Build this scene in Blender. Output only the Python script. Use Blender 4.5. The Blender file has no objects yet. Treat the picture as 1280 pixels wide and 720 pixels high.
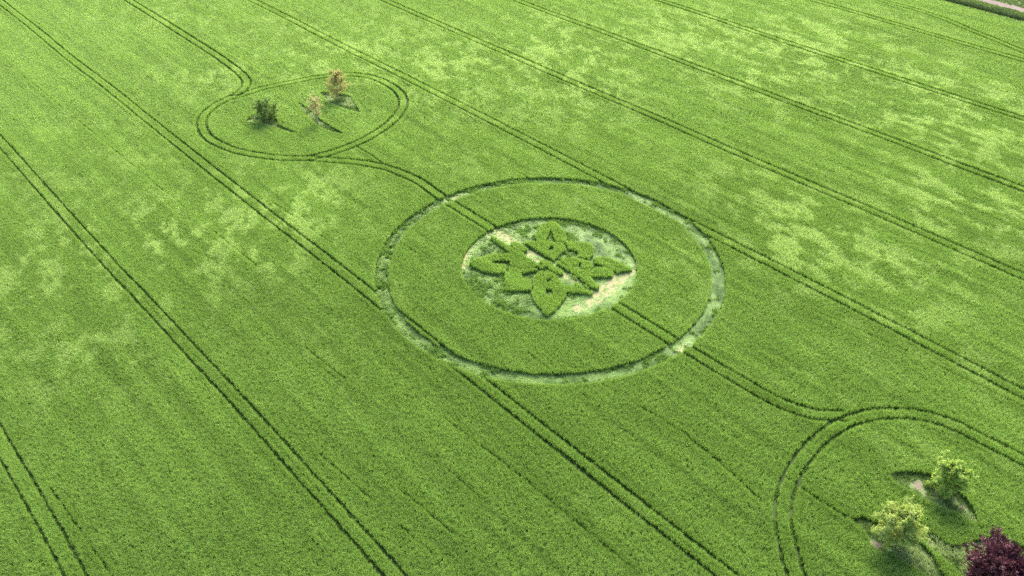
import bpy, math, random
import numpy as np
from mathutils import Vector, Matrix
rng = np.random.default_rng(7)
random.seed(7)
scene = bpy.context.scene
COL = scene.collection
R = math.radians

# ------------------------------------------------------------------ camera calibration of the survey
F, PITCH, ROLL, HC, CROP = 1091.139, R(37.1478), R(-0.40537), 74.2, 0.8
CX, CY = 5.4628, 103.947

def W(x, y, z=CROP):
    """survey point (1280 wide photo) -> ground position in metres at height z"""
    a, b = (x-640)/F, -(y-360)/F
    c, s = math.cos(ROLL), math.sin(ROLL)
    a, b = c*a-s*b, s*a+c*b
    cp, sp = math.cos(PITCH), math.sin(PITCH)
    d = (a, cp+b*sp, -sp+b*cp)
    t = (HC+CROP-z)/-d[2]
    return np.array([d[0]*t-CX, d[1]*t-CY])

def PL(pts, ox=0, oy=0, s=1.0, z=CROP):
    return np.array([W(ox+p[0]/s, oy+p[1]/s, z) for p in pts])

TH = R(-48.4109)
DIR = np.array([math.cos(TH), math.sin(TH)])       # drilling direction
NRM = np.array([-math.sin(TH), math.cos(TH)])      # across the tramlines

def smooth(P, n=12, closed=False):
    P = np.asarray(P, float)
    out = []
    N = len(P)
    rngi = range(N if closed else N-1)
    for i in rngi:
        if closed:
            p0, p1, p2, p3 = P[i-1], P[i], P[(i+1) % N], P[(i+2) % N]
        else:
            p0, p1, p2, p3 = P[max(i-1, 0)], P[i], P[i+1], P[min(i+2, N-1)]
        for k in range(n):
            t = k/n
            out.append(0.5*((2*p1)+(-p0+p2)*t+(2*p0-5*p1+4*p2-p3)*t*t+(-p0+3*p1-3*p2+p3)*t**3))
    if not closed:
        out.append(P[-1])
    return np.array(out)

def offset(P, d):
    T = np.gradient(P, axis=0)
    T /= np.linalg.norm(T, axis=1)[:, None]+1e-9
    return P+np.stack([-T[:, 1], T[:, 0]], 1)*d

# ------------------------------------------------------------------ numpy noise
_lat = rng.random((256, 256))
def vnoise(x, y, s=1.0, seed=0):
    x = x/s+seed*37.7; y = y/s+seed*91.3
    xi = np.floor(x).astype(int); yi = np.floor(y).astype(int)
    fx = x-xi; fy = y-yi
    fx = fx*fx*(3-2*fx); fy = fy*fy*(3-2*fy)
    a = _lat[xi & 255, yi & 255]; b = _lat[(xi+1) & 255, yi & 255]
    c = _lat[xi & 255, (yi+1) & 255]; d = _lat[(xi+1) & 255, (yi+1) & 255]
    return (a*(1-fx)+b*fx)*(1-fy)+(c*(1-fx)+d*fx)*fy
def fbm(x, y, s, o=4, seed=0):
    v = 0; a = 0.5; t = 0
    for k in range(o):
        v = v+a*vnoise(x, y, s/2**k, seed+k); t += a; a *= 0.55
    return v/t
def sstep(v, a, b):
    t = np.clip((v-a)/(b-a), 0, 1)
    return t*t*(3-2*t)

def dist_poly(P, poly, closed=False, maxd=3.0):
    """distance of points P to a polyline (inf beyond maxd)"""
    D = np.full(len(P), 1e9)
    lo = poly.min(0)-maxd; hi = poly.max(0)+maxd
    idx = np.where((P[:, 0] > lo[0]) & (P[:, 0] < hi[0]) & (P[:, 1] > lo[1]) & (P[:, 1] < hi[1]))[0]
    if len(idx) == 0:
        return D
    Q = P[idx]; d = np.full(len(Q), 1e9)
    n = len(poly)
    for i in range(n if closed else n-1):
        a = poly[i]; b = poly[(i+1) % n]; ab = b-a; L2 = ab@ab+1e-12
        m = np.where((Q[:, 0] > min(a[0], b[0])-maxd) & (Q[:, 0] < max(a[0], b[0])+maxd) &
                     (Q[:, 1] > min(a[1], b[1])-maxd) & (Q[:, 1] < max(a[1], b[1])+maxd))[0]
        if len(m) == 0:
            continue
        q = Q[m]-a
        t = np.clip(q@ab/L2, 0, 1)
        dd = np.hypot(q[:, 0]-t*ab[0], q[:, 1]-t*ab[1])
        d[m] = np.minimum(d[m], dd)
    D[idx] = d
    return D

def inside(P, poly):
    res = np.zeros(len(P), bool)
    lo = poly.min(0); hi = poly.max(0)
    idx = np.where((P[:, 0] > lo[0]) & (P[:, 0] < hi[0]) & (P[:, 1] > lo[1]) & (P[:, 1] < hi[1]))[0]
    if len(idx) == 0:
        return res
    x, y = P[idx, 0], P[idx, 1]; r = np.zeros(len(idx), bool)
    n = len(poly); j = n-1
    for i in range(n):
        xi, yi = poly[i]; xj, yj = poly[j]
        c = ((yi > y) != (yj > y)) & (x < (xj-xi)*(y-yi)/(yj-yi+1e-12)+xi)
        r ^= c; j = i
    res[idx] = r
    return res

# ------------------------------------------------------------------ what is drawn in the field
GA = 0.85          # half wheel gauge
tracks = []        # (polyline, half width)
def line_at(o, t0, t1, wob=0.12, seed=0):
    t = np.linspace(t0, t1, 60)
    w = (vnoise(t, t*0+seed, 22, seed)-0.5)*2*wob
    return DIR*t[:, None]+NRM*(o+w)[:, None]
def pair(P, hw=0.27):
    P = np.asarray(P)
    tracks.append((offset(P, GA), hw)); tracks.append((offset(P, -GA), hw))
for k, o in ((-3, -70.9), (-2, -47.55), (-1, -23.6), (1, 23.95), (2, 48.1), (3, 72.5), (4, 98.5), (5, 126.6)):
    pair(line_at(o, -230, 230, 0.25, k+5), {-3: .22, -2: .23, -1: .26, 1: .30, 2: .35, 3: .40, 4: .46, 5: .46}[k])
# tramline through the middle, bending round both groups of trees
A = PL([(100, -36), (128, -19), (162.5, 0), (258.3, 60), (282.4, 76.5), (300, 90), (308, 101), (302, 112.4), (289, 120), (269, 130.3),
        (255, 143), (252.2, 156), (258, 168), (270.6, 177), (295, 187), (325.6, 193), (352, 196), (381, 196.6), (423.5, 199.3), (451.9, 202),
        (480.2, 207.5), (503.8, 215.8), (525, 226), (550, 244), (563.7, 252.5)])
pair(smooth(A, 8), .34)
pair(np.array([DIR*t for t in np.linspace(-25.5, -12.6, 8)]))
pair(np.array([DIR*t for t in np.linspace(12.6, 25.5, 8)]))
A = PL([(859, 434.5), (905, 462), (960, 494), (988.7, 507), (1015, 515), (1040, 517.5), (1056, 517.5)])
pair(smooth(A, 8))
A = PL([(381, 196.6), (403, 192.5), (425.4, 185.6), (447, 177), (464.9, 168), (481, 157.5), (492.5, 147.8), (502, 135), (503.5, 123.7), (497, 112), (483.7, 103.0),
        (466, 95.5), (437.7, 91.9), (402.3, 94.5), (362, 102), (324.4, 110.3), (304, 117), (291, 121)])
pair(smooth(A, 8), .37)
A = PL([(1030, 800), (1010, 760), (996.7, 720), (985, 680), (979, 642), (985, 606.7), (1000, 576.7), (1021.7, 551), (1048, 531), (1080, 518.8),
        (1113, 514.6), (1150, 517), (1186.7, 527), (1230, 548), (1280, 574), (1330, 608), (1372, 650), (1390, 700), (1380, 750), (1340, 790), (1280, 818), (1200, 832), (1110, 830), (1060, 818), (1030, 800)])
pair(smooth(A, 8))
tracks.append((PL([(446, 182), (462, 191), (478, 202)]), 0.24))
# headland tramline
pair(smooth(PL([(1062, -14), (1103, 0), (1140, 9.5), (1180, 22.5), (1220, 39), (1250, 51), (1282, 64.5), (1330, 86)]), 6), .42)
# single misses and scars
tracks.append((smooth(PL([(977, 592), (990, 598), (1003, 608), (1030, 626), (1057, 643)])), 0.17))
tracks.append((smooth(PL([(438, 249.5), (445, 248.5), (452, 244), (457, 236)])), 0.12))
tracks.append((PL([(389.5, 671), (393, 676), (398, 682)]), 0.12))
tracks.append((smooth(PL([(1135, 197.5), (1146, 201.5), (1158, 203)])), 0.12))
tracks.append((PL([(1020, 635), (1031, 643)]), 0.05))
# faint missed drill rows (offset across, from, to)
faint = []
for a, b in (((7, 75), (135, 180)), ((135, 180), (320, 330)), ((382, 433), (432, 472)), ((400, 565), (502, 657)), ((500, 655), (540, 690)), ((560, 585), (602, 622)),
             ((540, 508), (582, 540)), ((582, 540), (640, 585)), ((640, 585), (800, 715)), ((740, 470), (857, 540)), ((857, 540), (960, 630)), ((62, 605), (140, 720)), ((1000, 378), (1135, 437)),
             ((1135, 437), (1280, 507)), ((517, 130), (607, 175)), ((607, 175), (640, 192)), ((230, 0), (280, 27)), ((320, 237), (415, 302)), ((320, 275), (343, 290)),
             ((1040, 40), (1190, 86)), ((1120, 62), (1280, 108)), ((742, 254), (870, 318)), ((640, 210), (700, 240)), ((840, 202), (960, 258)), ((860, 545), (900, 575)),
             ((280, 60), (350, 100)), ((560, 60), (640, 96)), ((780, 70), (960, 140)), ((660, 440), (740, 500)), ((500, 300), (560, 345)), ((640, 360), (700, 400)), ((500, 610), (600, 690)), ((700, 560), (760, 610))):
    faint.append((W(*a), W(*b)))
for k, (a, b) in enumerate(faint):
    n_ = max(2, int(np.linalg.norm(b-a)/1.5)); q = np.linspace(0, 1, n_+1)
    P_ = a+(b-a)*q[:, None]; P_ = P_+NRM*((vnoise(q*n_, q*0, 4, 300+k)-.5)*.2)[:, None]
    on = vnoise(q*n_*1.5, q*0+k, 3.2, 77) > .33
    for i in range(n_):
        if on[i]: tracks.append((P_[i:i+2], .095+.05*_lat[k & 255, i & 255]))

RIN, ROUT, RC = 23.35, 25.45, 12.85
z1 = dict(ox=560, oy=250, s=4.5)
r1 = lambda p: (580+p[0]/10.59, 268+p[1]/10.59)
r2 = lambda p: (680+p[0]/10.59, 268+p[1]/10.59)
r3 = lambda p: (580+p[0]/10.59, 330+p[1]/10.59)
r4 = lambda p: (680+p[0]/10.59, 330+p[1]/10.59)
z = lambda p: (560+p[0]/4.5, 250+p[1]/4.5)
def poly(*segs):
    pts = []
    for fn, ps in segs:
        pts += [fn(p) for p in ps]
    return smooth(PL(pts), 3, True)
def rawpoly(*segs):
    pts = []
    for fn, ps in segs:
        pts += [fn(p) for p in ps]
    return PL(pts)
motif = [
 # far petal with its band
 poly((z, [(575, 113), (612, 124), (642, 158), (660, 195), (667, 236), (652, 280), (600, 338), (562, 318), (500, 282), (432, 244), (420, 228), (495, 224), (494, 190), (510, 155), (540, 125)])),
 # right upper band
 poly((r2, [(295, 355), (390, 348), (480, 352), (600, 362), (640, 400), (655, 460), (650, 520), (600, 540), (520, 520), (440, 470), (370, 440), (300, 425)])),
 poly((r2, [(235, 590), (300, 560), (430, 552), (455, 600), (450, 640), (400, 660), (300, 655)])),
 poly((r2, [(445, 515), (510, 508), (570, 535), (630, 600), (635, 690), (560, 690), (470, 680), (455, 600)])),
 # right petal
 poly((r2, [(650, 572), (730, 552), (830, 552), (930, 580), (1050, 650), (1168, 692)]), (r4, [(1150, 45), (1050, 75), (950, 98), (920, 62)]), (r2, [(850, 682), (760, 640), (660, 615)])),
 poly((r2, [(170, 598), (240, 640), (320, 668), (480, 684), (640, 700), (820, 690)]), (r4, [(915, 78), (932, 110), (915, 138), (800, 145), (640, 150), (540, 162), (440, 178), (330, 100), (200, 8), (110, -60)])),
 # near petal
 poly((r3, [(1080, 45), (1180, 100), (1271, 160)]), (r4, [(130, 150), (200, 185), (262, 262), (400, 268), (500, 330), (530, 362), (400, 352), (300, 350), (290, 400), (240, 480), (170, 560), (110, 625), (60, 650), (0, 640)]),
      (r3, [(1040, 590), (950, 500), (905, 400), (897, 300), (915, 190), (1000, 95)])),
 # left near band
 poly((r3, [(555, 60), (740, 95), (765, 170), (890, 190), (900, 320), (720, 325), (540, 315), (552, 180)])),
 # left petal
 poly((r1, [(80, 620), (150, 575), (240, 545), (370, 512), (540, 505), (700, 505), (800, 515), (880, 560), (990, 640), (1060, 700)]),
      (r3, [(1045, 37), (960, 55), (850, 78), (740, 100), (560, 92), (420, 97), (260, 72), (120, 12)])),
 # strips between the wheelings
 poly((z, [(352, 232), (385, 228), (440, 262), (428, 278), (395, 272), (360, 255)])),
 poly((z, [(515, 330), (545, 330), (585, 352), (560, 368), (530, 362)])),
 poly((z, [(568, 366), (595, 362), (640, 392), (655, 405), (600, 402), (575, 385)])),
 poly((r4, [(480, 160), (560, 146), (612, 152), (660, 220), (735, 285), (660, 300), (560, 230)])),
 poly((r4, [(412, 248), (440, 222), (520, 240), (600, 290), (655, 350), (640, 372), (560, 360), (490, 300)])),
 # a thin strip left standing beside the trodden path
 poly((z, [(245, 200), (262, 202), (345, 255), (430, 292), (405, 300), (350, 290)])),
]
holes = [
 rawpoly((z, [(577, 160), (592, 195), (604, 232), (578, 214), (553, 214), (566, 190)])),
 rawpoly((z, [(566, 262), (588, 250), (586, 276), (570, 278)])),
 rawpoly((r1, [(365, 600), (480, 592), (600, 598), (572, 642), (480, 642), (400, 630)])),
 rawpoly((r3, [(1085, 310), (1165, 320), (1168, 398), (1090, 395)])),
 rawpoly((r3, [(1105, 180), (1150, 165), (1160, 200), (1100, 225)])),
 rawpoly((z, [(326, 372), (338, 340), (348, 340), (336, 400)])),
]
# crossing gaps that draw the over-and-under of the knot
gaps = [(PL([z((420, 233)), z((600, 342))]), 0.26), (PL([z((600, 338)), z((655, 285))]), 0.300), (PL([z((505, 292)), z((740, 432))]), 0.23),
        (PL([z((500, 372)), z((545, 392))]), 0.300), (PL([z((735, 318)), z((815, 335))]), 0.330), (PL([z((745, 345)), z((740, 380)), z((810, 385))]), 0.210),
        (PL([z((555, 222)), z((660, 232))]), 0.240), (PL([z((940, 395)), z((938, 418))]), 0.300), (PL([z((470, 440)), z((478, 500))]), 0.180),
        (PL([z((345, 360)), z((415, 380)), z((500, 372))]), 0.180), (PL([z((555, 384)), z((600, 402)), z((660, 440))]), 0.240), (PL([z((735, 456)), z((800, 500))]), 0.300),
        (PL([z((430, 300)), z((520, 352))]), 0.150), (PL([z((660, 236)), z((672, 280))]), 0.210)]
# bare trodden lines in the flattened circle (polyline, half width)
bare = [
 (PL([z(p) for p in ((232, 186), (290, 188), (350, 222), (400, 240))], z=0), 1.15),
 (PL([z(p) for p in ((232, 190), (180, 218), (130, 270), (98, 330), (88, 385))], z=0), 0.42),
 (PL([z(p) for p in ((455, 290), (490, 318), (520, 350))], z=0), 0.75),
 (PL([z(p) for p in ((628, 418), (680, 440), (735, 462))], z=0), 0.95),
 (PL([z(p) for p in ((1050, 395), (1000, 425), (940, 455), (880, 500), (830, 560), (770, 595), (700, 620))], z=0), 1.0),
 (PL([z(p) for p in ((960, 445), (900, 490), (850, 540))], z=0), 1.5),
]
bare_ring = [(PL([(554, 250.5), (561, 248.5), (572, 245.5)], z=0), 0.6), (PL([(843, 441), (850, 437), (858, 433)], z=0), 0.7)]

# gaps in the crop round the trees
q4 = lambda p: (1040+p[0]/4, 540+p[1]/4)
q3 = lambda p: (230+p[0]/4.2367, 60+p[1]/4.2367)
tree_gaps = [
 poly((q4, [(288, 212), (340, 188), (420, 186), (500, 205), (600, 250), (660, 300), (700, 350), (735, 440), (690, 430), (620, 395), (500, 345), (400, 285)])),
 poly((q4, [(60, 395), (110, 420), (170, 415), (210, 440), (300, 450), (420, 520), (500, 590), (560, 690), (600, 760), (520, 730), (400, 660), (310, 610), (230, 575), (185, 530), (150, 470), (100, 432)])),
 poly((q4, [(440, 480), (520, 500), (600, 560), (680, 540), (800, 520), (960, 560), (1060, 700), (1080, 860), (900, 900), (760, 860), (700, 760), (600, 660), (520, 590), (460, 530)])),
 poly((q3, [(325, 378), (368, 345), (430, 352), (492, 368), (505, 398), (600, 442), (560, 440), (490, 418), (400, 392)])),
 poly((q3, [(598, 275), (640, 300), (690, 335), (745, 385), (850, 447), (790, 440), (735, 420), (665, 370), (625, 325)])),
 poly((q3, [(722, 228), (790, 230), (875, 243), (905, 285), (935, 335), (870, 322), (775, 288), (738, 258)])),
]
# patches where wind-laid ears reflect the light, painted as a paler tint: (x, y, rx, ry, weight)
pale = [(210, 15, 90, 20, .5), (260, 95, 60, 25, .7), (150, 200, 100, 50, .35), (210, 300, 110, 60, .9), (60, 330, 110, 80, .6), (110, 430, 110, 60, .5), (300, 270, 60, 50, .8),
        (380, 255, 60, 45, .9), (330, 320, 60, 30, .7), (430, 60, 120, 45, .8), (560, 80, 90, 50, .9), (700, 70, 110, 60, 1.), (860, 40, 110, 45, .9), (1010, 60, 140, 50, 1.),
        (1180, 130, 120, 60, 1.1), (950, 100, 90, 40, .8), (1010, 290, 90, 60, 1.), (1100, 330, 110, 50, .8), (930, 230, 80, 50, .6), (1200, 250, 100, 60, .9), (620, 200, 90, 20, .4),
        (1150, 390, 90, 50, .5), (1220, 440, 60, 60, .4), (690, 250, 80, 20, .3), (500, 310, 60, 60, .25), (360, 40, 60, 40, .5), (1100, 120, 120, 50, .7), (300, 215, 60, 20, .4),
        (1040, 480, 90, 40, .25), (1180, 560, 90, 40, .3), (420, 430, 70, 50, .2), (860, 330, 80, 60, .3), (740, 640, 60, 40, .25), (60, 200, 50, 60, .35)]
pale_w = []
for x, y, rx, ry, w in pale:
    c = W(x, y); e = W(x+rx, y); g = W(x, max(y-ry, -120))
    pale_w.append((c, abs(e[0]-c[0]), abs(g[1]-c[1]), w))

def pale_field(P):
    v = np.zeros(len(P))
    for c, ax, ay, w in pale_w:
        d = ((P[:, 0]-c[0])/ax)**2+((P[:, 1]-c[1])/ay)**2
        v = np.maximum(v, w*np.exp(-d*0.8))
    return v

HEDGE_O = 151.3
def along(P): return P@DIR
def across(P): return P@NRM

def crop_points(spacing, region):
    """jittered rows along the drilling direction, clipped by region(P)"""
    L = 330
    u = np.arange(-L, L, spacing); v = np.arange(-180, 149.6, spacing)
    U, V = np.meshgrid(u, v, indexing='ij')
    U = U.ravel(); V = V.ravel()
    U = U+(rng.random(len(U))-.5)*spacing*.9; V = V+(rng.random(len(V))-.5)*spacing*0.7
    P = DIR*U[:, None]+NRM*V[:, None]
    return P[region(P)]

camxy = np.array([-CX, -CY])
def frustum(P, pad):
    """ground seen by the drone plus a margin all round"""
    y = P[:, 1]; half = 50+(y+53)*(127-50)/168.0
    return (y > -53-pad) & (y < 116+pad) & (np.abs(P[:, 0]+5.5) < half+pad)

def field_mask(P, wall=0.0):
    """True where crop stands in the open field"""
    wob = (fbm(P[:, 0], P[:, 1], 1.2, 2, 3)-.5)*0.10
    keep = np.ones(len(P), bool)
    for pl, hw in tracks:
        keep &= dist_poly(P, pl, maxd=1.2)+wob > hw
    r = np.hypot(P[:, 0], P[:, 1])
    w2 = (fbm(P[:, 0], P[:, 1], 2.2, 2, 9)-.5)*0.25
    keep &= ~((r+w2 > RIN) & (r+w2 < ROUT))
    keep &= r+w2*0.6 > RC
    for g in tree_gaps:
        keep &= ~inside(P+np.stack([wob, wob], 1)*1.5, g)
    return keep

def edge_distance(P):
    """how far a point lies from the nearest cut edge of the crop (negative in a gap)"""
    d = np.full(len(P), 9.0)
    for pl, hw in tracks:
        d = np.minimum(d, dist_poly(P, pl, maxd=1.2)-hw)
    r = np.hypot(P[:, 0], P[:, 1])
    d = np.minimum(d, np.where(r > (RIN+ROUT)/2, r-ROUT, RIN-r)); d = np.minimum(d, np.abs(r-RC))
    for g in tree_gaps:
        d = np.minimum(d, dist_poly(P, g, True, maxd=1.2))
    return d

# ------------------------------------------------------------------ object helpers
def tag(o, label=None, cat=None, group=None, kind=None):
    if label: o['label'] = label
    if cat: o['category'] = cat
    if group: o['group'] = group
    if kind: o['kind'] = kind
    return o
def mesh_obj(name, V, Fc, mat=None, parent=None, smooth_=False):
    me = bpy.data.meshes.new(name)
    V = np.asarray(V, np.float32)
    Fc = np.asarray(Fc, np.int32)
    me.vertices.add(len(V)); me.vertices.foreach_set('co', V.ravel())
    k = Fc.shape[1]
    me.loops.add(Fc.size); me.loops.foreach_set('vertex_index', Fc.ravel())
    me.polygons.add(len(Fc)); me.polygons.foreach_set('loop_start', np.arange(0, Fc.size, k, dtype=np.int32))
    if smooth_: me.polygons.foreach_set('use_smooth', np.ones(len(Fc), bool))
    me.update(calc_edges=True)
    if mat: me.materials.append(mat)
    o = bpy.data.objects.new(name, me)
    COL.objects.link(o)
    if parent: o.parent = parent
    return o

# ------------------------------------------------------------------ materials
def new_mat(name):
    m = bpy.data.materials.new(name); m.use_nodes = True
    nt = m.node_tree; nt.nodes.clear()
    return m, nt, nt.nodes, nt.links
def N(nodes, t, **k):
    n = nodes.new(t)
    for a, b in k.items(): setattr(n, a, b)
    return n
def mixc(nt, f, a, b, bt='MIX'):
    m = nt.nodes.new('ShaderNodeMix'); m.data_type = 'RGBA'; m.blend_type = bt
    for s, v in ((m.inputs[0], f), (m.inputs[6], a), (m.inputs[7], b)):
        if isinstance(v, bpy.types.NodeSocket): nt.links.new(v, s)
        elif isinstance(v, (int, float)): s.default_value = v
        else: s.default_value = (*v, 1)
    return m.outputs[2]
def noise(nt, vec, scale, detail=3, rough=.55):
    n = nt.nodes.new('ShaderNodeTexNoise'); n.inputs['Scale'].default_value = scale
    n.inputs['Detail'].default_value = detail; n.inputs['Roughness'].default_value = rough
    nt.links.new(vec, n.inputs['Vector'])
    return n.outputs['Fac']
def ramp(nt, fac, a, b):
    m = nt.nodes.new('ShaderNodeMapRange'); m.interpolation_type = 'SMOOTHSTEP'
    nt.links.new(fac, m.inputs[0]); m.inputs[1].default_value = a; m.inputs[2].default_value = b
    return m.outputs[0]
def attr(nt, name, kind='INSTANCER'):
    a = nt.nodes.new('ShaderNodeAttribute'); a.attribute_type = kind; a.attribute_name = name
    return a.outputs['Fac']
def leaf_out(nt, col, rough=.55, trans=.35, spec=.25):
    b = nt.nodes.new('ShaderNodeBsdfPrincipled'); b.inputs['Roughness'].default_value = rough
    b.inputs['Specular IOR Level'].default_value = spec
    nt.links.new(col, b.inputs['Base Color'])
    t = nt.nodes.new('ShaderNodeBsdfTranslucent')
    tc = mixc(nt, 1.0, col, (1.0, 1.0, .72), 'MULTIPLY')
    nt.links.new(tc, t.inputs['Color'])
    m = nt.nodes.new('ShaderNodeMixShader'); m.inputs[0].default_value = trans
    nt.links.new(b.outputs[0], m.inputs[1]); nt.links.new(t.outputs[0], m.inputs[2])
    o = nt.nodes.new('ShaderNodeOutputMaterial'); nt.links.new(m.outputs[0], o.inputs[0])

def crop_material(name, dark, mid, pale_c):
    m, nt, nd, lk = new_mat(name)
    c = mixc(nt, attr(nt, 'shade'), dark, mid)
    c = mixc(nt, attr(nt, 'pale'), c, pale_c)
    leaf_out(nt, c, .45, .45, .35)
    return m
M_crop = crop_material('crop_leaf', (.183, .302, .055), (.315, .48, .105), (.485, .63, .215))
M_laid = crop_material('laid_leaf', (.095, .19, .040), (.195, .34, .075), (.39, .54, .175))
M_rough = crop_material('rough_grass_leaf', (.09, .165, .035), (.18, .29, .075), (.38, .48, .22))
M_verge = crop_material('verge_leaf', (.035, .07, .02), (.16, .26, .06), (.34, .42, .16))

def ground_material(name, stops, s1=.6, s2=6, rough=.95, bump=.0):
    m, nt, nd, lk = new_mat(name)
    g = N(nd, 'ShaderNodeNewGeometry').outputs['Position']
    f1 = noise(nt, g, s1, 5); f2 = noise(nt, g, s2, 4, .65)
    c = mixc(nt, ramp(nt, f1, .38, .62), stops[0], stops[1])
    c = mixc(nt, ramp(nt, f2, .35, .68), c, stops[2])
    b = N(nd, 'ShaderNodeBsdfPrincipled'); b.inputs['Roughness'].default_value = rough
    b.inputs['Specular IOR Level'].default_value = .1
    lk.new(c, b.inputs['Base Color'])
    if bump:
        bp = N(nd, 'ShaderNodeBump'); bp.inputs['Strength'].default_value = bump; bp.inputs['Distance'].default_value = .06
        lk.new(f2, bp.inputs['Height']); lk.new(bp.outputs[0], b.inputs['Normal'])
    o = N(nd, 'ShaderNodeOutputMaterial'); lk.new(b.outputs[0], o.inputs[0])
    return m
M_soil = ground_material('soil', ((.045, .080, .020), (.060, .100, .026), (.055, .075, .028)), .5, 5)
M_farcrop = ground_material('far_green', ((.085, .15, .022), (.11, .19, .03), (.14, .23, .05)), .08, 2.5, bump=.6)
M_floor = ground_material('matted_stems', ((.07, .11, .035), (.12, .17, .06), (.05, .08, .025)), .8, 6, bump=.7)
M_bare = ground_material('trodden_straw', ((.26, .225, .115), (.20, .195, .085), (.32, .28, .155)), 1.2, 7, bump=.5)
M_earth = ground_material('bare_earth', ((.19, .15, .11), (.24, .19, .14), (.15, .125, .09)), 1.2, 6, bump=.6)
M_track = ground_material('stone_track', ((.19, .145, .125), (.225, .175, .155), (.16, .125, .105)), .4, 5, bump=.4)
M_grass = ground_material('rough_ground', ((.09, .13, .04), (.14, .19, .07), (.20, .24, .11)), .7, 5, bump=.5)

# ------------------------------------------------------------------ tuft prototypes (kept outside the scene, only instanced)
def blades(n, rad, h0, h1, w, lean0, lean1, seg=3, curl=.5, seed=0, flat=False):
    rg = np.random.default_rng(seed)
    V = []; Fc = []
    for i in range(n):
        a = rg.random()*2*math.pi; r = rad*math.sqrt(rg.random())
        bx, by = r*math.cos(a), r*math.sin(a)
        h = h0+(h1-h0)*rg.random(); le = lean0+(lean1-lean0)*rg.random()
        d = rg.random()*2*math.pi
        if flat: d = rg.normal(0, .45)
        dx, dy = math.cos(d), math.sin(d); tw = d+math.pi/2+rg.normal(0, .5)
        px, py = math.cos(tw), math.sin(tw)
        x, y, zz = bx, by, 0.0
        base = len(V)
        for s in range(seg+1):
            t = s/seg
            ww = w*(1-t**2.2)*.5+.002
            V.append((x-px*ww, y-py*ww, zz)); V.append((x+px*ww, y+py*ww, zz))
            an = le*(curl+(1-curl)*2.6*t*t) if not flat else le+(.5-t)*.3
            an = min(an, 1.9)
            st = h/seg
            x += dx*math.sin(an)*st; y += dy*math.sin(an)*st; zz += math.cos(an)*st
            zz = max(zz, .015)
        for s in range(seg):
            b = base+2*s
            Fc.append((b, b+1, b+3, b+2))
    return V, Fc
def proto_coll(name, specs, mat):
    c = bpy.data.collections.new(name)
    for i, s in enumerate(specs):
        V, Fc = blades(seed=100+i*7, **s)
        me = bpy.data.meshes.new(name+'_tuft'); me.from_pydata(V, [], Fc); me.materials.append(mat)
        me.polygons.foreach_set('use_smooth', [True]*len(me.polygons))
        c.objects.link(bpy.data.objects.new(name+'_tuft', me))
    return c
P_crop = proto_coll('crop', [dict(n=15, rad=.13, h0=.70, h1=.93, w=.055, lean0=.25, lean1=.75, curl=.12, seg=4) for i in range(7)], M_crop)
P_laid = proto_coll('laid', [dict(n=11, rad=.22, h0=.5, h1=.85, w=.055, lean0=1.15, lean1=1.6, flat=True) for i in range(5)], M_laid)
P_short = proto_coll('short', [dict(n=13, rad=.17, h0=.22, h1=.42, w=.05, lean0=.1, lean1=.9) for i in range(5)], M_laid)
P_rough = proto_coll('rough', [dict(n=14, rad=.2, h0=.25, h1=.6, w=.04, lean0=.1, lean1=1.0) for i in range(5)], M_rough)
P_verge = proto_coll('verge', [dict(n=16, rad=.3, h0=.3, h1=.7, w=.06, lean0=.1, lean1=.9) for i in range(5)], M_verge)

def scatter(name, P, zc, coll, yaw, tilt, scale, shade, pale_v, label, cat):
    n = len(P)
    me = bpy.data.meshes.new(name)
    co = np.zeros((n, 3), np.float32); co[:, :2] = P; co[:, 2] = zc
    me.vertices.add(n); me.vertices.foreach_set('co', co.ravel())
    def fa(nm, typ, arr, key='value'):
        a = me.attributes.new(nm, typ, 'POINT'); a.data.foreach_set(key, np.ascontiguousarray(arr).ravel())
    rot = np.zeros((n, 3), np.float32); rot[:, 0] = tilt[0]; rot[:, 1] = tilt[1]; rot[:, 2] = yaw
    fa('rot', 'FLOAT_VECTOR', rot, 'vector')
    fa('scl', 'FLOAT_VECTOR', scale.astype(np.float32), 'vector')
    fa('shade', 'FLOAT', shade.astype(np.float32)); fa('pale', 'FLOAT', pale_v.astype(np.float32))
    fa('pick', 'INT', rng.integers(0, 64, n).astype(np.int32))
    o = bpy.data.objects.new(name, me); COL.objects.link(o)
    ng = bpy.data.node_groups.new(name+'_scatter', 'GeometryNodeTree')
    ng.interface.new_socket('Geometry', in_out='INPUT', socket_type='NodeSocketGeometry')
    ng.interface.new_socket('Geometry', in_out='OUTPUT', socket_type='NodeSocketGeometry')
    nd = ng.nodes; lk = ng.links
    gi = nd.new('NodeGroupInput'); go = nd.new('NodeGroupOutput')
    ci = nd.new('GeometryNodeCollectionInfo'); ci.inputs['Collection'].default_value = coll
    ci.inputs['Separate Children'].default_value = True; ci.inputs['Reset Children'].default_value = True
    ip = nd.new('GeometryNodeInstanceOnPoints'); ip.inputs['Pick Instance'].default_value = True
    def na(nm, t):
        q = nd.new('GeometryNodeInputNamedAttribute'); q.data_type = t; q.inputs[0].default_value = nm
        return [s for s in q.outputs if s.enabled and s.name == 'Attribute'][0]
    lk.new(gi.outputs[0], ip.inputs['Points']); lk.new(ci.outputs[0], ip.inputs['Instance'])
    lk.new(na('pick', 'INT'), ip.inputs['Instance Index'])
    lk.new(na('rot', 'FLOAT_VECTOR'), ip.inputs['Rotation'])
    lk.new(na('scl', 'FLOAT_VECTOR'), ip.inputs['Scale'])
    lk.new(ip.outputs[0], go.inputs[0])
    md = o.modifiers.new('scatter', 'NODES'); md.node_group = ng
    tag(o, label, cat, kind='stuff')
    return o

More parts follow.
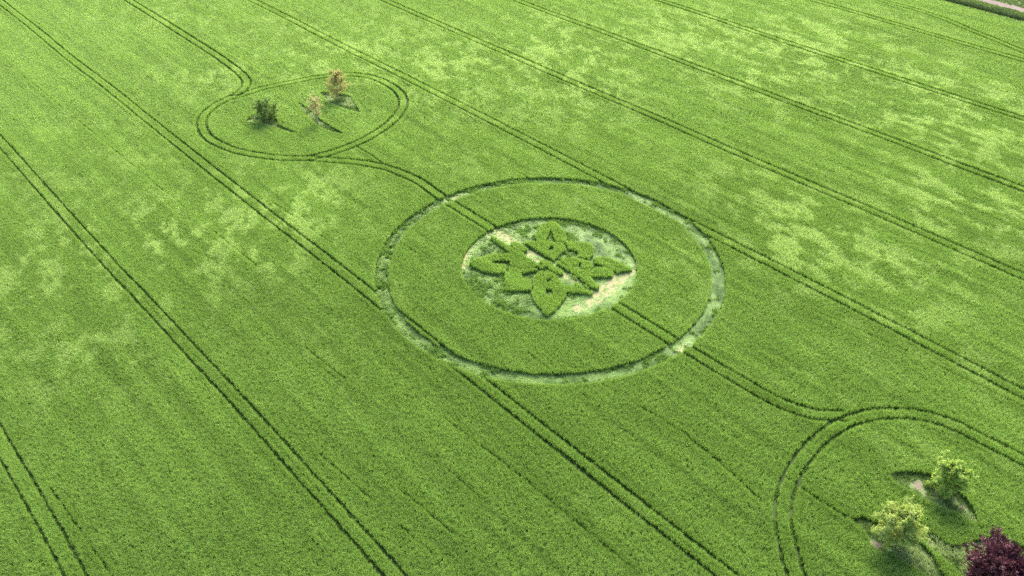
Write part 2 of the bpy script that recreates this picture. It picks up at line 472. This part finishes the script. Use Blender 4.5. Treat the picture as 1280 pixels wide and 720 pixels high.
def field_attrs(P, extra_h=0.0):
    n = len(P); x, y = P[:, 0], P[:, 1]
    u, v = P@DIR, P@NRM
    pf = pale_field(P)
    # mottling stretched a little across the view
    m1 = fbm(x*1.1+y*.25, y*.7, 1.5, 4, 21)
    m2 = fbm(x, y*.6, 7.0, 3, 31)
    k = sstep(x-.2*y, -15, 25)
    m1 = m1*(1-k)+fbm(u*.42, v*1.1, 1.7, 4, 23)*k
    streak = .6*fbm(u*.035, v, .9, 2, 41)+.4*fbm(u*.12, v, 2.2, 3, 43)
    broad = fbm(x, y, 26, 3, 51)
    mid = fbm(x*1.1+y*.3, y*.7-x*.1, 2.6, 3, 61); fine = .6*m1+.4*fbm(x*1.1, y*.65, .8, 3, 63)
    p = sstep(fine+(mid-.5)*.8+pf*.05, .55, .63)*np.clip(pf*1.3+.06, 0, 1.2)
    p = p*(.36+.58*rng.random(n))
    sh = .42+(streak-.5)*1.15+(m1-.5)*.3+(broad-.5)*.2+(rng.random(n)-.5)*.42
    far = sstep(y-.25*x, 0, 110)  # backlit brightening towards the far side, put into the tuft colours
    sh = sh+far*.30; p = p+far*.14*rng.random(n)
    h = 1+(m1-.5)*.16+(streak-.5)*.22+(rng.random(n)-.5)*.16-p*.08+extra_h
    wid = 1+(rng.random(n)-.5)*.3
    sc = np.stack([wid, wid, h], 1)
    yaw = rng.random(n)*2*math.pi
    tx = rng.normal(0, .13, n)+p*.25*(m2-.3); ty = rng.normal(0, .13, n)+(m2-.5)*.3
    return yaw, (tx, ty), sc, np.clip(sh, 0, 1), np.clip(p, 0, 1)

# open field: the dense part the drone sees, with a margin
def dens_region(P):
    return frustum(P, 9) & (P[:, 1] < 45)
def far_region(P):
    return frustum(P, 9) & (P[:, 1] >= 45)
Pn = crop_points(.235, dens_region); Pf = crop_points(.36, far_region)
Pc = np.concatenate([Pn, Pf]); big = np.r_[np.ones(len(Pn)), np.full(len(Pf), 1.25)]
de = edge_distance(Pc)
sel = (de > .55) & field_mask(Pc)
Pc = Pc[sel]; big = big[sel]
# a finer, straighter-standing row of plants along every cut edge
Pe = crop_points(.19, lambda P: frustum(P, 9))
de2 = edge_distance(Pe)
Pe = Pe[(de2 <= .55)]
Pe = Pe[field_mask(Pe)]
edge = np.r_[np.zeros(len(Pc), bool), np.ones(len(Pe), bool)]
Pc = np.concatenate([Pc, Pe]); big = np.r_[big, np.full(len(Pe), .80)]
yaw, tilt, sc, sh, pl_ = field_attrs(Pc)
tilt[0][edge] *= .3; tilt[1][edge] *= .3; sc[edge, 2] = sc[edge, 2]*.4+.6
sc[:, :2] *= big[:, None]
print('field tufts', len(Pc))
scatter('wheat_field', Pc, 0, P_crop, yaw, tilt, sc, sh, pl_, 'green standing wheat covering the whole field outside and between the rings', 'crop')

# standing crop of the knot pattern
g = np.arange(-13, 13, .15); X, Y = np.meshgrid(g, g); Pm = np.stack([X.ravel(), Y.ravel()], 1)
Pm += (rng.random(Pm.shape)-.5)*.14
wob = (fbm(Pm[:, 0], Pm[:, 1], .9, 2, 5)-.5)*.26
ins = np.zeros(len(Pm), bool)
for g_ in motif: ins |= inside(Pm+np.stack([wob, -wob], 1), g_)
for g_ in holes: ins &= ~(inside(Pm, g_) | (dist_poly(Pm, g_, True, maxd=.5) < .14))
for g_, hw in gaps: ins &= dist_poly(Pm, g_, maxd=.6) > hw
ins &= np.hypot(Pm[:, 0], Pm[:, 1]) < 12.4
Pk = Pm[ins]
yaw, tilt, sc, sh, pl_ = field_attrs(Pk)
sc[:, :2] *= .62; sc[:, 2] = sc[:, 2]*.4+.6; tilt = (tilt[0]*.8, tilt[1]*.8); sc[:, 2] *= .88+.22*rng.random(len(Pk))
scatter('knot_pattern_crop', Pk, 0, P_crop, yaw, tilt, sc, np.clip(sh+.12, 0, 1), pl_, 'uncut wheat left standing as a four-petalled knot inside the flattened circle', 'crop')

# flattened crop inside the circle and in the ring
def disc_points(r0, r1, sp):
    g = np.arange(-r1, r1, sp); X, Y = np.meshgrid(g, g); P = np.stack([X.ravel(), Y.ravel()], 1)
    P += (rng.random(P.shape)-.5)*sp
    r = np.hypot(P[:, 0], P[:, 1])
    return P[(r > r0) & (r < r1)]
def laid(name, P, bares, label, gain, swirl=0.0, regrow=.55):
    b = np.full(len(P), 9.)
    for pl, hw in bares:
        b = np.minimum(b, dist_poly(P, pl, maxd=2.5)-hw)
    b += (fbm(P[:, 0], P[:, 1], .9, 4, 61)-.5)*1.7
    k = (b > 0) | (rng.random(len(P)) < .12)
    P = P[k]; b = b[k]; n = len(P)
    x, y = P[:, 0], P[:, 1]
    m = .65*fbm(x, y, 1.0, 3, 71)+.35*fbm(x, y, 3.4, 3, 72)
    rr = np.hypot(x, y); e1 = np.abs(rr-(ROUT if swirl else RC)); 
    st = m+(.12*np.exp(-e1/.45)) > regrow
    near = np.exp(-np.clip(b, 0, 9)/.9)
    st &= near < .45
    ang = np.arctan2(y, x)+math.pi/2+swirl+(fbm(x, y, 3, 2, 81)-.5)*1.6
    th_ = np.arctan2(y, x)*rr
    comb = fbm(rr*1.5, th_*.28, .8, 3, 93)
    sh = np.clip(.45+(comb-.5)*1.2+rng.normal(0, .2, n), 0, 1)
    pv = np.clip(gain*np.clip(e1/.6+.25, 0, 1)*(sstep(.5*comb+.5*fbm(x, y, 1.0, 3, 95), .38, .62))+near*.7+rng.normal(0, .12, n), 0, 1)
    s = np.stack([1+rng.normal(0, .12, n)]*3, 1)
    L = ~st
    tl = (rng.normal(0, .06, n), rng.normal(0, .06, n))
    scatter(name, P[L], .01, P_laid, ang[L], (tl[0][L], tl[1][L]), s[L], sh[L], pv[L], label, 'flattened crop')
    return P[st], sh[st], m[st]
Pin = disc_points(0, 12.75, .21)
ink = np.zeros(len(Pin), bool)
for g_ in motif: ink |= inside(Pin, g_)
for g_ in holes: ink &= ~inside(Pin, g_)
Pin = Pin[~ink]
S1 = laid('laid_crop', Pin, bare, 'pale trampled wheat lying flat round the knot pattern inside the inner circle', .8, regrow=.565)
Pr = disc_points(RIN-.1, ROUT+.1, .2)
S2 = laid('laid_crop', Pr, bare_ring, 'narrow band of trampled wheat making the large outer ring', .8, swirl=.2, regrow=.60)
def short(S, label, hs):
    P, sh, m = S; n = len(P)
    s = np.stack([np.ones(n), np.ones(n), hs*(.65+.9*rng.random(n))+(m-.5)], 1)
    scatter('regrown_crop', P, .01, P_short, rng.random(n)*6.28, (rng.normal(0, .3, n), rng.normal(0, .3, n)), s, np.clip(sh*.9+.1, 0, 1),
            np.clip(rng.normal(.08, .15, n), 0, 1), label, 'crop')
short(S1, 'short scattered tufts springing up again among the trampled wheat of the inner circle', 1.0)
short(S2, 'half risen tufts dotted along the large outer ring', 1.15)

# low regrowth along the bottom of the wheelings
Ts = []
for pl, hw in tracks:
    L = np.r_[0, np.cumsum(np.linalg.norm(np.diff(pl, axis=0), axis=1))]
    q = rng.uniform(0, L[-1], int(L[-1]*11))
    Ts.append(np.stack([np.interp(q, L, pl[:, 0]), np.interp(q, L, pl[:, 1])], 1)+rng.uniform(-1, 1, (len(q), 2))*hw*.6)
Ts = np.concatenate(Ts); Ts = Ts[frustum(Ts, 9) & (np.hypot(Ts[:, 0], Ts[:, 1]) > RC)]
Ts = Ts[fbm(Ts[:, 0], Ts[:, 1], 2.5, 3, 19) > .36]
n = len(Ts)
scatter('track_regrowth', Ts, 0, P_short, rng.random(n)*6.28, (rng.normal(0, .3, n), rng.normal(0, .3, n)), np.stack([.8+.3*rng.random(n)]*2+[.5+.8*rng.random(n)], 1),
        np.clip(rng.normal(.45, .2, n), 0, 1), np.clip(rng.normal(.1, .1, n), 0, 1), 'stunted regrowth along the bottom of the paired wheel tracks', 'crop')

# rough grass in the gaps round the trees
Pt = []
for g_ in tree_gaps:
    lo = g_.min(0); hi = g_.max(0)
    X, Y = np.meshgrid(np.arange(lo[0], hi[0], .24), np.arange(lo[1], hi[1], .24))
    Q = np.stack([X.ravel(), Y.ravel()], 1); Q += (rng.random(Q.shape)-.5)*.24
    Pt.append(Q[inside(Q, g_)])
Pt = np.concatenate(Pt)
earth = [(PL([(1143, 605), (1152, 608)], z=0), .55), (PL([(1090, 680.5), (1101, 683)], z=0), .4), (PL([(1200, 632), (1206, 636)], z=0), .3), (PL([(345, 157), (349, 159)], z=0), .35)]
de = np.full(len(Pt), 9.)
for pl, hw in earth: de = np.minimum(de, dist_poly(Pt, pl, maxd=2)-hw)
Pt = Pt[(de+(fbm(Pt[:, 0], Pt[:, 1], .7, 2, 3)-.5)*1.6 > 0) & (fbm(Pt[:, 0], Pt[:, 1], 1.3, 3, 15) > .36)]
n = len(Pt); fp = fbm(Pt[:, 0], Pt[:, 1], 2.2, 3, 17)
scatter('rough_grass', Pt, 0, P_rough, rng.random(n)*6.28, (rng.normal(0, .25, n), rng.normal(0, .25, n)),
        np.stack([1+rng.normal(0, .1, n)]*2+[.75+(fp-.5)*1.6+rng.random(n)*.4], 1), np.clip(rng.normal(.4, .25, n), 0, 1), np.clip(sstep(fp, .42, .62)*.9+rng.normal(0, .1, n), 0, 1),
        'rough grass and weeds in the unsown gaps around the young trees', 'grass')

# ------------------------------------------------------------------ ground sheets
def quad(P4, z):
    return [(p[0], p[1], z) for p in P4], [(0, 1, 2, 3)]
def strip_between(o0, o1, t0, t1, z, n=2):
    ts = np.linspace(t0, t1, n)
    V = []; Fc = []
    for i, t in enumerate(ts):
        a = DIR*t+NRM*o0; b = DIR*t+NRM*o1
        V += [(a[0], a[1], z), (b[0], b[1], z)]
        if i: k = 2*i; Fc.append((k-2, k, k+1, k-1))
    return V, Fc
S_ = 3000
o = mesh_obj('ground', [(-S_, -S_, 0), (S_, -S_, 0), (S_, S_, 0), (-S_, S_, 0)], [(0, 1, 2, 3)], M_soil)
tag(o, 'bare soil the wheat field grows in', 'ground', kind='structure')
# distant crop outside the surveyed part: four raised sheets round it
def far_sheet():
    V = []; Fc = []
    inner = [(-64-9, -62.), (53+9, -62.), (121.5+13, 125.), (-132.5-13, 125.)]
    outer = [(-1500, -1500), (1500, -1500), (1500, 1500), (-1500, 1500)]
    zc = .72
    for p in inner: V.append((*p, zc))
    for p in outer: V.append((*p, zc))
    for i in range(4):
        j = (i+1) % 4; Fc.append((i, 4+i, 4+j, j))
    return V, Fc
def clip_half(poly_, n, o, keep_less=True):
    out = []
    for i in range(len(poly_)):
        a = np.array(poly_[i]); b = np.array(poly_[(i+1) % len(poly_)])
        da = a[:2]@n-o; db = b[:2]@n-o
        if not keep_less: da, db = -da, -db
        if da <= 0: out.append(a)
        if da*db < 0: out.append(a+(b-a)*(da/(da-db)))
    return out
V, Fc = far_sheet(); V2 = []; F2 = []
import bmesh
bm = bmesh.new()
for f in Fc:
    pl = clip_half([V[i] for i in f], NRM, 149.5)
    if len(pl) > 2:
        bm.faces.new([bm.verts.new(p) for p in pl])
me = bpy.data.meshes.new('distant_crop'); bm.to_mesh(me); bm.free(); me.materials.append(M_farcrop)
o = bpy.data.objects.new('distant_crop', me); COL.objects.link(o)
tag(o, 'green canopy of the rest of the field beyond the surveyed part', 'crop', kind='stuff')

def disc(r0, r1, z, n=160):
    V = []; Fc = []
    for i in range(n):
        a = 2*math.pi*i/n; w = .15*math.sin(7*a)*.5
        V += [((r0)*math.cos(a), (r0)*math.sin(a), z), ((r1+w*.3)*math.cos(a), (r1+w*.3)*math.sin(a), z)]
    for i in range(n):
        j = (i+1) % n; Fc.append((2*i, 2*i+1, 2*j+1, 2*j))
    return V, Fc
tag(mesh_obj('circle_floor', *disc(.01, 12.95, .004), M_floor), 'matted stems and soil on the floor of the inner circle', 'ground', kind='structure')
tag(mesh_obj('ring_floor', *disc(RIN-.25, ROUT+.25, .004), M_floor), 'matted stems and soil on the floor of the large outer ring', 'ground', kind='structure')

def ribbon_mesh(items, z):
    V = []; Fc = []
    for k, (pl, hw) in enumerate(items):
        P = smooth(pl, 10)
        L = np.r_[0, np.cumsum(np.linalg.norm(np.diff(P, axis=0), axis=1))]
        e = np.sin(np.clip(L/L[-1], 0, 1)*math.pi)**.3*.75+.25
        w1 = hw*e*(.5+1.2*fbm(L, L*0, .9, 3, k)); w2 = hw*e*(.5+1.2*fbm(L, L*0, .7, 3, k+9))
        T = np.gradient(P, axis=0); T /= np.linalg.norm(T, axis=1)[:, None]; Nn = np.stack([-T[:, 1], T[:, 0]], 1)
        b0 = len(V)
        zz = z+k*.003
        for i in range(len(P)):
            a = P[i]+Nn[i]*w1[i]; b = P[i]-Nn[i]*w2[i]
            V += [(a[0], a[1], zz), (b[0], b[1], zz)]
            if i: q = b0+2*i; Fc.append((q-2, q-1, q+1, q))
    return V, Fc
tag(mesh_obj('trodden_path', *ribbon_mesh(bare, .009), M_bare), 'cream straw coloured paths trodden bare through the inner circle', 'path', kind='structure')
tag(mesh_obj('trodden_path', *ribbon_mesh(bare_ring, .009), M_bare), 'two cream bare spots where the wheel tracks cross the outer ring', 'path', kind='structure')
tag(mesh_obj('bare_earth', *ribbon_mesh(earth, .03), M_earth), 'pinkish bare earth spots beside the young trees', 'ground', kind='structure')
V = []; Fc = []
bm = bmesh.new()
for i, g_ in enumerate(tree_gaps):
    bm.faces.new([bm.verts.new((p[0], p[1], .006+.003*i)) for p in g_])
me = bpy.data.meshes.new('gap_floor'); bm.to_mesh(me); bm.free(); me.materials.append(M_grass)
o = bpy.data.objects.new('gap_floor', me); COL.objects.link(o)
tag(o, 'rough weedy ground in the unsown gaps around the young trees', 'ground', kind='structure')

# far edge: verge, hedge, stone track, paddock
tag(mesh_obj('verge_ground', *strip_between(149.8, 157.4, -400, 400, .008), M_grass), 'grassy ground of the verge beyond the field edge', 'ground', kind='structure')
tag(mesh_obj('farm_track', *strip_between(157.4, 160.6, -400, 400, .02), M_track), 'pale pinkish stone farm track crossing the top right corner', 'road', kind='structure')
tag(mesh_obj('paddock_ground', *strip_between(160.6, 900, -1400, 1400, .012), M_grass), 'olive grass beyond the farm track', 'ground', kind='structure')
t = rng.uniform(-90, 40, 16000); oo = rng.uniform(149.7, 157.2, 16000)
mgap = (np.abs(oo-HEDGE_O) > .6)
t = t[mgap]; oo = oo[mgap]; n = len(t); Pv = DIR*t[:, None]+NRM*oo[:, None]
scatter('verge_grass', Pv, 0, P_verge, rng.random(n)*6.28, (rng.normal(0, .2, n), rng.normal(0, .2, n)), np.stack([np.ones(n), np.ones(n), .5+.5*rng.random(n)], 1),
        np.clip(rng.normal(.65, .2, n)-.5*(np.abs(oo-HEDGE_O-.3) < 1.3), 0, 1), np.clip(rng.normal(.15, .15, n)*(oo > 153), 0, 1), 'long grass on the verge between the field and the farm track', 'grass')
t = rng.uniform(-90, 40, 15000); oo = rng.uniform(160.8, 172, 15000); n = len(t); Pv = DIR*t[:, None]+NRM*oo[:, None]
scatter('paddock_grass', Pv, 0, P_verge, rng.random(n)*6.28, (rng.normal(0, .2, n), rng.normal(0, .2, n)), np.stack([np.ones(n), np.ones(n), .3+.4*rng.random(n)], 1),
        np.clip(rng.normal(.4, .2, n), 0, 1), np.clip(rng.normal(.25, .2, n), 0, 1), 'short olive grass on the far side of the farm track', 'grass')

# ------------------------------------------------------------------ trees
def bark_mat(name, c1, c2):
    m, nt, nd, lk = new_mat(name)
    g_ = N(nd, 'ShaderNodeTexCoord').outputs['Object']
    mp = N(nd, 'ShaderNodeMapping'); mp.inputs['Scale'].default_value = (8, 8, 2); lk.new(g_, mp.inputs[0])
    f = noise(nt, mp.outputs[0], 3, 4)
    c = mixc(nt, ramp(nt, f, .35, .65), c1, c2)
    b = N(nd, 'ShaderNodeBsdfPrincipled'); b.inputs['Roughness'].default_value = .9; lk.new(c, b.inputs['Base Color'])
    bp = N(nd, 'ShaderNodeBump'); bp.inputs['Strength'].default_value = .5; lk.new(f, bp.inputs['Height']); lk.new(bp.outputs[0], b.inputs['Normal'])
    o = N(nd, 'ShaderNodeOutputMaterial'); lk.new(b.outputs[0], o.inputs[0])
    return m
def tleaf_mat(name, c1, c2, c3, trans=.55):
    m, nt, nd, lk = new_mat(name)
    c = mixc(nt, attr(nt, 'leaf_tone', 'GEOMETRY'), c1, c2)
    f = noise(nt, N(nd, 'ShaderNodeTexCoord').outputs['Object'], .9, 3)
    c = mixc(nt, ramp(nt, f, .5, .7), c, c3)
    leaf_out(nt, c, .5, trans, .3)
    return m
M_bark = bark_mat('grey_bark', (.16, .125, .09), (.30, .25, .19))
M_bark2 = bark_mat('pale_pink_bark', (.30, .22, .16), (.46, .36, .28))

def tube(V, Fc, pts, rad, k=6):
    b0 = len(V)
    pts = np.asarray(pts)
    T = np.gradient(pts, axis=0)
    for i, p in enumerate(pts):
        t = T[i]/(np.linalg.norm(T[i])+1e-9)
        a = np.cross(t, (0.3, .9, .1)); a /= np.linalg.norm(a)+1e-9; b = np.cross(t, a)
        for j in range(k):
            an = 2*math.pi*j/k
            V.append(p+rad[i]*(a*math.cos(an)+b*math.sin(an)))
    for i in range(len(pts)-1):
        for j in range(k):
            q = b0+i*k; Fc.append((q+j, q+(j+1) % k, q+k+(j+1) % k, q+k+j))

def make_tree(name, label, base, H, width, clear, leaf_mat, bark, nleaf, lsize, seed, up=.55, shape=1.0, limbs=26, tone=.5, spiky=0.0, twigs=5, trunk_r=.10, group=None):
    rg = np.random.default_rng(seed)
    root = bpy.data.objects.new(name, None); COL.objects.link(root)
    root.location = (base[0], base[1], 0); root.empty_display_size = .5
    tag(root, label, 'tree', group)
    V = []; Fc = []; tips = []
    tr = []
    for i in range(9):
        t = i/8
        tr.append((rg.normal(0, .03)*H*t*.4, rg.normal(0, .03)*H*t*.4, H*.93*t))
    tr = np.array(tr); tr[0] = (0, 0, -.05)
    tube(V, Fc, tr, [trunk_r*(1-.85*(i/8)**.9)*(1.35 if i == 0 else 1) for i in range(9)], 8)
    Rw = width/2
    for l in range(limbs):
        s = clear+(.95-clear)*((l+rg.random()*.7)/limbs)
        p0 = np.array([np.interp(s, np.linspace(0, 1, 9), tr[:, c]) for c in range(3)]); p0[2] = H*.93*s
        rel = (s-clear)/(1-clear)
        prof = (math.sin(math.pi*min(.98, rel*.80+.22)))**.6
        ln = Rw*prof*(.72+.42*rg.random())*shape
        az = l*2.399+rg.normal(0, .35)
        el = up*(.35+1.0*rel)+rg.normal(0, .12)
        pts = [p0]; d = np.array([math.cos(az)*math.cos(el), math.sin(az)*math.cos(el), math.sin(el)])
        ns = 5; p = p0.copy()
        for k in range(ns):
            d = d+rg.normal(0, .12, 3)+np.array([0, 0, .06]); d /= np.linalg.norm(d)
            p = p+d*ln/ns; pts.append(p.copy())
        r0 = trunk_r*.30*(1-.5*s)
        tube(V, Fc, pts, [r0*(1-.8*k/ns) for k in range(ns+1)], 5)
        for q in range(twigs):
            k = 1+rg.integers(0, ns); a = pts[k]
            d2 = (pts[k]-pts[k-1]); d2 = d2/np.linalg.norm(d2)+rg.normal(0, .55, 3)+np.array([0, 0, .15]); d2 /= np.linalg.norm(d2)
            l2 = ln*(.28+.3*rg.random())
            tp = [a+d2*l2*m/3+rg.normal(0, .02, 3) for m in range(4)]
            tube(V, Fc, tp, [r0*.35, r0*.28, r0*.2, r0*.1], 4)
            tips.append((tp[0], tp[3]))
        tips.append((pts[2], pts[ns]))
    mesh_obj('trunk', V, Fc, bark, root, True)
    # leaves gathered along the twigs, leaving gaps between sprays
    wts = rg.random(len(tips))**1.2+.15
    idx = rg.choice(len(tips), nleaf, p=wts/wts.sum())
    A = np.array([t[0] for t in tips]); B = np.array([t[1] for t in tips])
    tt = rg.random(nleaf)**.6*1.12
    C = A[idx]+(B[idx]-A[idx])*tt[:, None]
    sig = .05+.075*width/5*(1-.7*spiky)
    C += rg.normal(0, 1, (nleaf, 3))*sig*np.array([1, 1, .8])
    dirs = (B[idx]-A[idx]); dirs /= np.linalg.norm(dirs, axis=1)[:, None]+1e-9
    rd = rg.normal(0, 1, (nleaf, 3)); rd /= np.linalg.norm(rd, axis=1)[:, None]
    ld = dirs*(.5+spiky)+rd*(.8-.5*spiky); ld /= np.linalg.norm(ld, axis=1)[:, None]
    nn = np.cross(ld, rg.normal(0, 1, (nleaf, 3))); nn /= np.linalg.norm(nn, axis=1)[:, None]
    sz = lsize*(.6+.8*rg.random(nleaf))[:, None]
    wd = .30-.12*spiky
    V = np.stack([C-ld*sz*.5, C+nn*sz*wd, C+ld*sz*.5, C-nn*sz*wd], 1).reshape(-1, 3)
    Fa = np.arange(nleaf*4).reshape(-1, 4)
    cr = mesh_obj('crown', V, Fa, leaf_mat, root)
    tonev = rg.random(len(tips))[idx]*.5+rg.random(nleaf)*.5+tone-.5
    a = cr.data.attributes.new('leaf_tone', 'FLOAT', 'FACE'); a.data.foreach_set('value', np.clip(tonev, 0, 1).astype(np.float32))
    return root

G1 = 'young trees in the left loop of wheel tracks'; G2 = 'young trees in the right loop of wheel tracks'
make_tree('bushy_tree', 'small dense dark green bushy tree, leftmost in the upper left loop', W(334, 154, 0), 4.3, 4.4, .10,
          tleaf_mat('dark_leaf', (.10, .17, .04), (.22, .32, .085), (.32, .42, .13)), M_bark, 8500, .22, 3, up=.55, limbs=36, group=G1, twigs=7)
make_tree('slender_tree', 'slim sparse sapling with pinkish tan young leaves, middle one of the upper left loop', W(398, 156.5, 0), 5.8, 3.4, .42,
          tleaf_mat('pink_tan_leaf', (.35, .35, .15), (.50, .43, .23), (.44, .47, .20)), M_bark2, 2600, .19, 5, up=.7, limbs=24, trunk_r=.12, group=G1)
make_tree('round_tree', 'tan and orange tinted leafy sapling, rightmost and tallest of the upper left loop', W(423.5, 124.5, 0), 6.0, 4.3, .20,
          tleaf_mat('tan_leaf', (.34, .34, .12), (.50, .43, .19), (.42, .46, .17)), M_bark2, 6200, .21, 8, up=.7, limbs=32, trunk_r=.12, group=G1, twigs=7)
make_tree('round_tree', 'fresh green young tree beside the bare earth patch in the lower right loop', W(1178, 618, 0), 5.1, 3.7, .10,
          tleaf_mat('fresh_leaf', (.26, .38, .07), (.42, .55, .13), (.50, .62, .19)), M_bark, 19000, .19, 13, up=.55, limbs=36, group=G2, twigs=7)
make_tree('round_tree', 'yellow green young tree left of the dark red tree', W(1117, 682, 0), 5.9, 4.3, .06,
          tleaf_mat('yellow_leaf', (.28, .37, .085), (.45, .54, .16), (.54, .61, .23)), M_bark, 34000, .17, 21, up=.55, limbs=42, group=G2, twigs=7)
make_tree('purple_tree', 'dark red purple leaved tree cut by the bottom right edge of the photo', W(1241, 740, 0), 5.2, 6.2, .05,
          tleaf_mat('purple_leaf', (.045, .013, .018), (.12, .034, .048), (.19, .068, .080), .2), M_bark, 36000, .22, 34, up=.42, limbs=66, spiky=.4, twigs=8, group=G2)

# far hedge: a run of low dark shrubs
def hedge():
    rg = np.random.default_rng(5)
    lab = ( 'low dark green hedge along the far edge of the field', 'hedge')
    V = []; Fc = []
    n = 26000
    t = rg.uniform(-60, 60, n); k = fbm(t, t*0, 3.0, 3, 7)
    hh = 1.0+1.1*k; ww = .8+.6*k
    a = rg.uniform(0, math.pi, n); rr = np.sqrt(rg.uniform(.3, 1, n))
    P = DIR*t[:, None]+NRM*(np.cos(a)*ww*rr)[:, None]
    C = np.concatenate([P, (np.sin(a)*hh*rr)[:, None]], 1)
    ld = rg.normal(0, 1, (n, 3)); ld /= np.linalg.norm(ld, axis=1)[:, None]
    nn = np.cross(ld, rg.normal(0, 1, (n, 3))); nn /= np.linalg.norm(nn, axis=1)[:, None]
    sz = .2
    V = np.stack([C-ld*sz*.5, C+nn*sz*.3, C+ld*sz*.5, C-nn*sz*.3], 1).reshape(-1, 3)
    cr = mesh_obj('hedgerow', V, np.arange(n*4).reshape(-1, 4), tleaf_mat('hedge_leaf', (.015, .035, .012), (.045, .085, .03), (.07, .12, .04)))
    tag(cr, *lab)
    cr.location = (*(DIR*(-30)+NRM*HEDGE_O), 0)
    av = cr.data.attributes.new('leaf_tone', 'FLOAT', 'FACE'); av.data.foreach_set('value', rg.random(n).astype(np.float32))
hedge()

# ------------------------------------------------------------------ light, sky, camera
world = bpy.data.worlds.new('World'); scene.world = world; world.use_nodes = True
nt = world.node_tree; bg = nt.nodes['Background']
sky = nt.nodes.new('ShaderNodeTexSky'); sky.sky_type = 'NISHITA'; sky.sun_disc = False
SUN_EL, SUN_AZ = R(44), R(14)      # azimuth clockwise from +Y: the sun stands beyond the field
sky.sun_elevation = SUN_EL; sky.sun_rotation = SUN_AZ; sky.dust_density = 3.0; sky.air_density = 1.0
nt.links.new(sky.outputs[0], bg.inputs[0]); bg.inputs[1].default_value = .15
sd = bpy.data.lights.new('sun', 'SUN'); sd.energy = 2.5; sd.angle = R(30); sd.color = (1, .95, .86)
so = bpy.data.objects.new('sun', sd); COL.objects.link(so)
v = Vector((math.sin(SUN_AZ)*math.cos(SUN_EL), math.cos(SUN_AZ)*math.cos(SUN_EL), math.sin(SUN_EL)))
so.rotation_euler = v.to_track_quat('Z', 'Y').to_euler(); so.location = (0, 60, 90)

cam = bpy.data.cameras.new('camera'); co = bpy.data.objects.new('camera', cam); COL.objects.link(co)
cam.sensor_width = 36; cam.lens = F/1280*36; cam.clip_end = 6000; cam.clip_start = .5
c, s = math.cos(ROLL), math.sin(ROLL); cp, sp = math.cos(PITCH), math.sin(PITCH)
X_ = (c, s*sp, s*cp); Y_ = (-s, c*sp, c*cp); Z_ = (0, -cp, sp)
co.matrix_world = Matrix(((X_[0], Y_[0], Z_[0], -CX), (X_[1], Y_[1], Z_[1], -CY), (X_[2], Y_[2], Z_[2], HC+CROP), (0, 0, 0, 1)))
scene.camera = co
scene.view_settings.view_transform = 'Standard'; scene.view_settings.look = 'None'
scene.view_settings.exposure = 1.76; scene.view_settings.gamma = 1
scene.cycles.use_denoising = False
scene.cycles.max_bounces = 9; scene.cycles.diffuse_bounces = 6; scene.cycles.transmission_bounces = 6
scene.cycles.use_adaptive_sampling = False
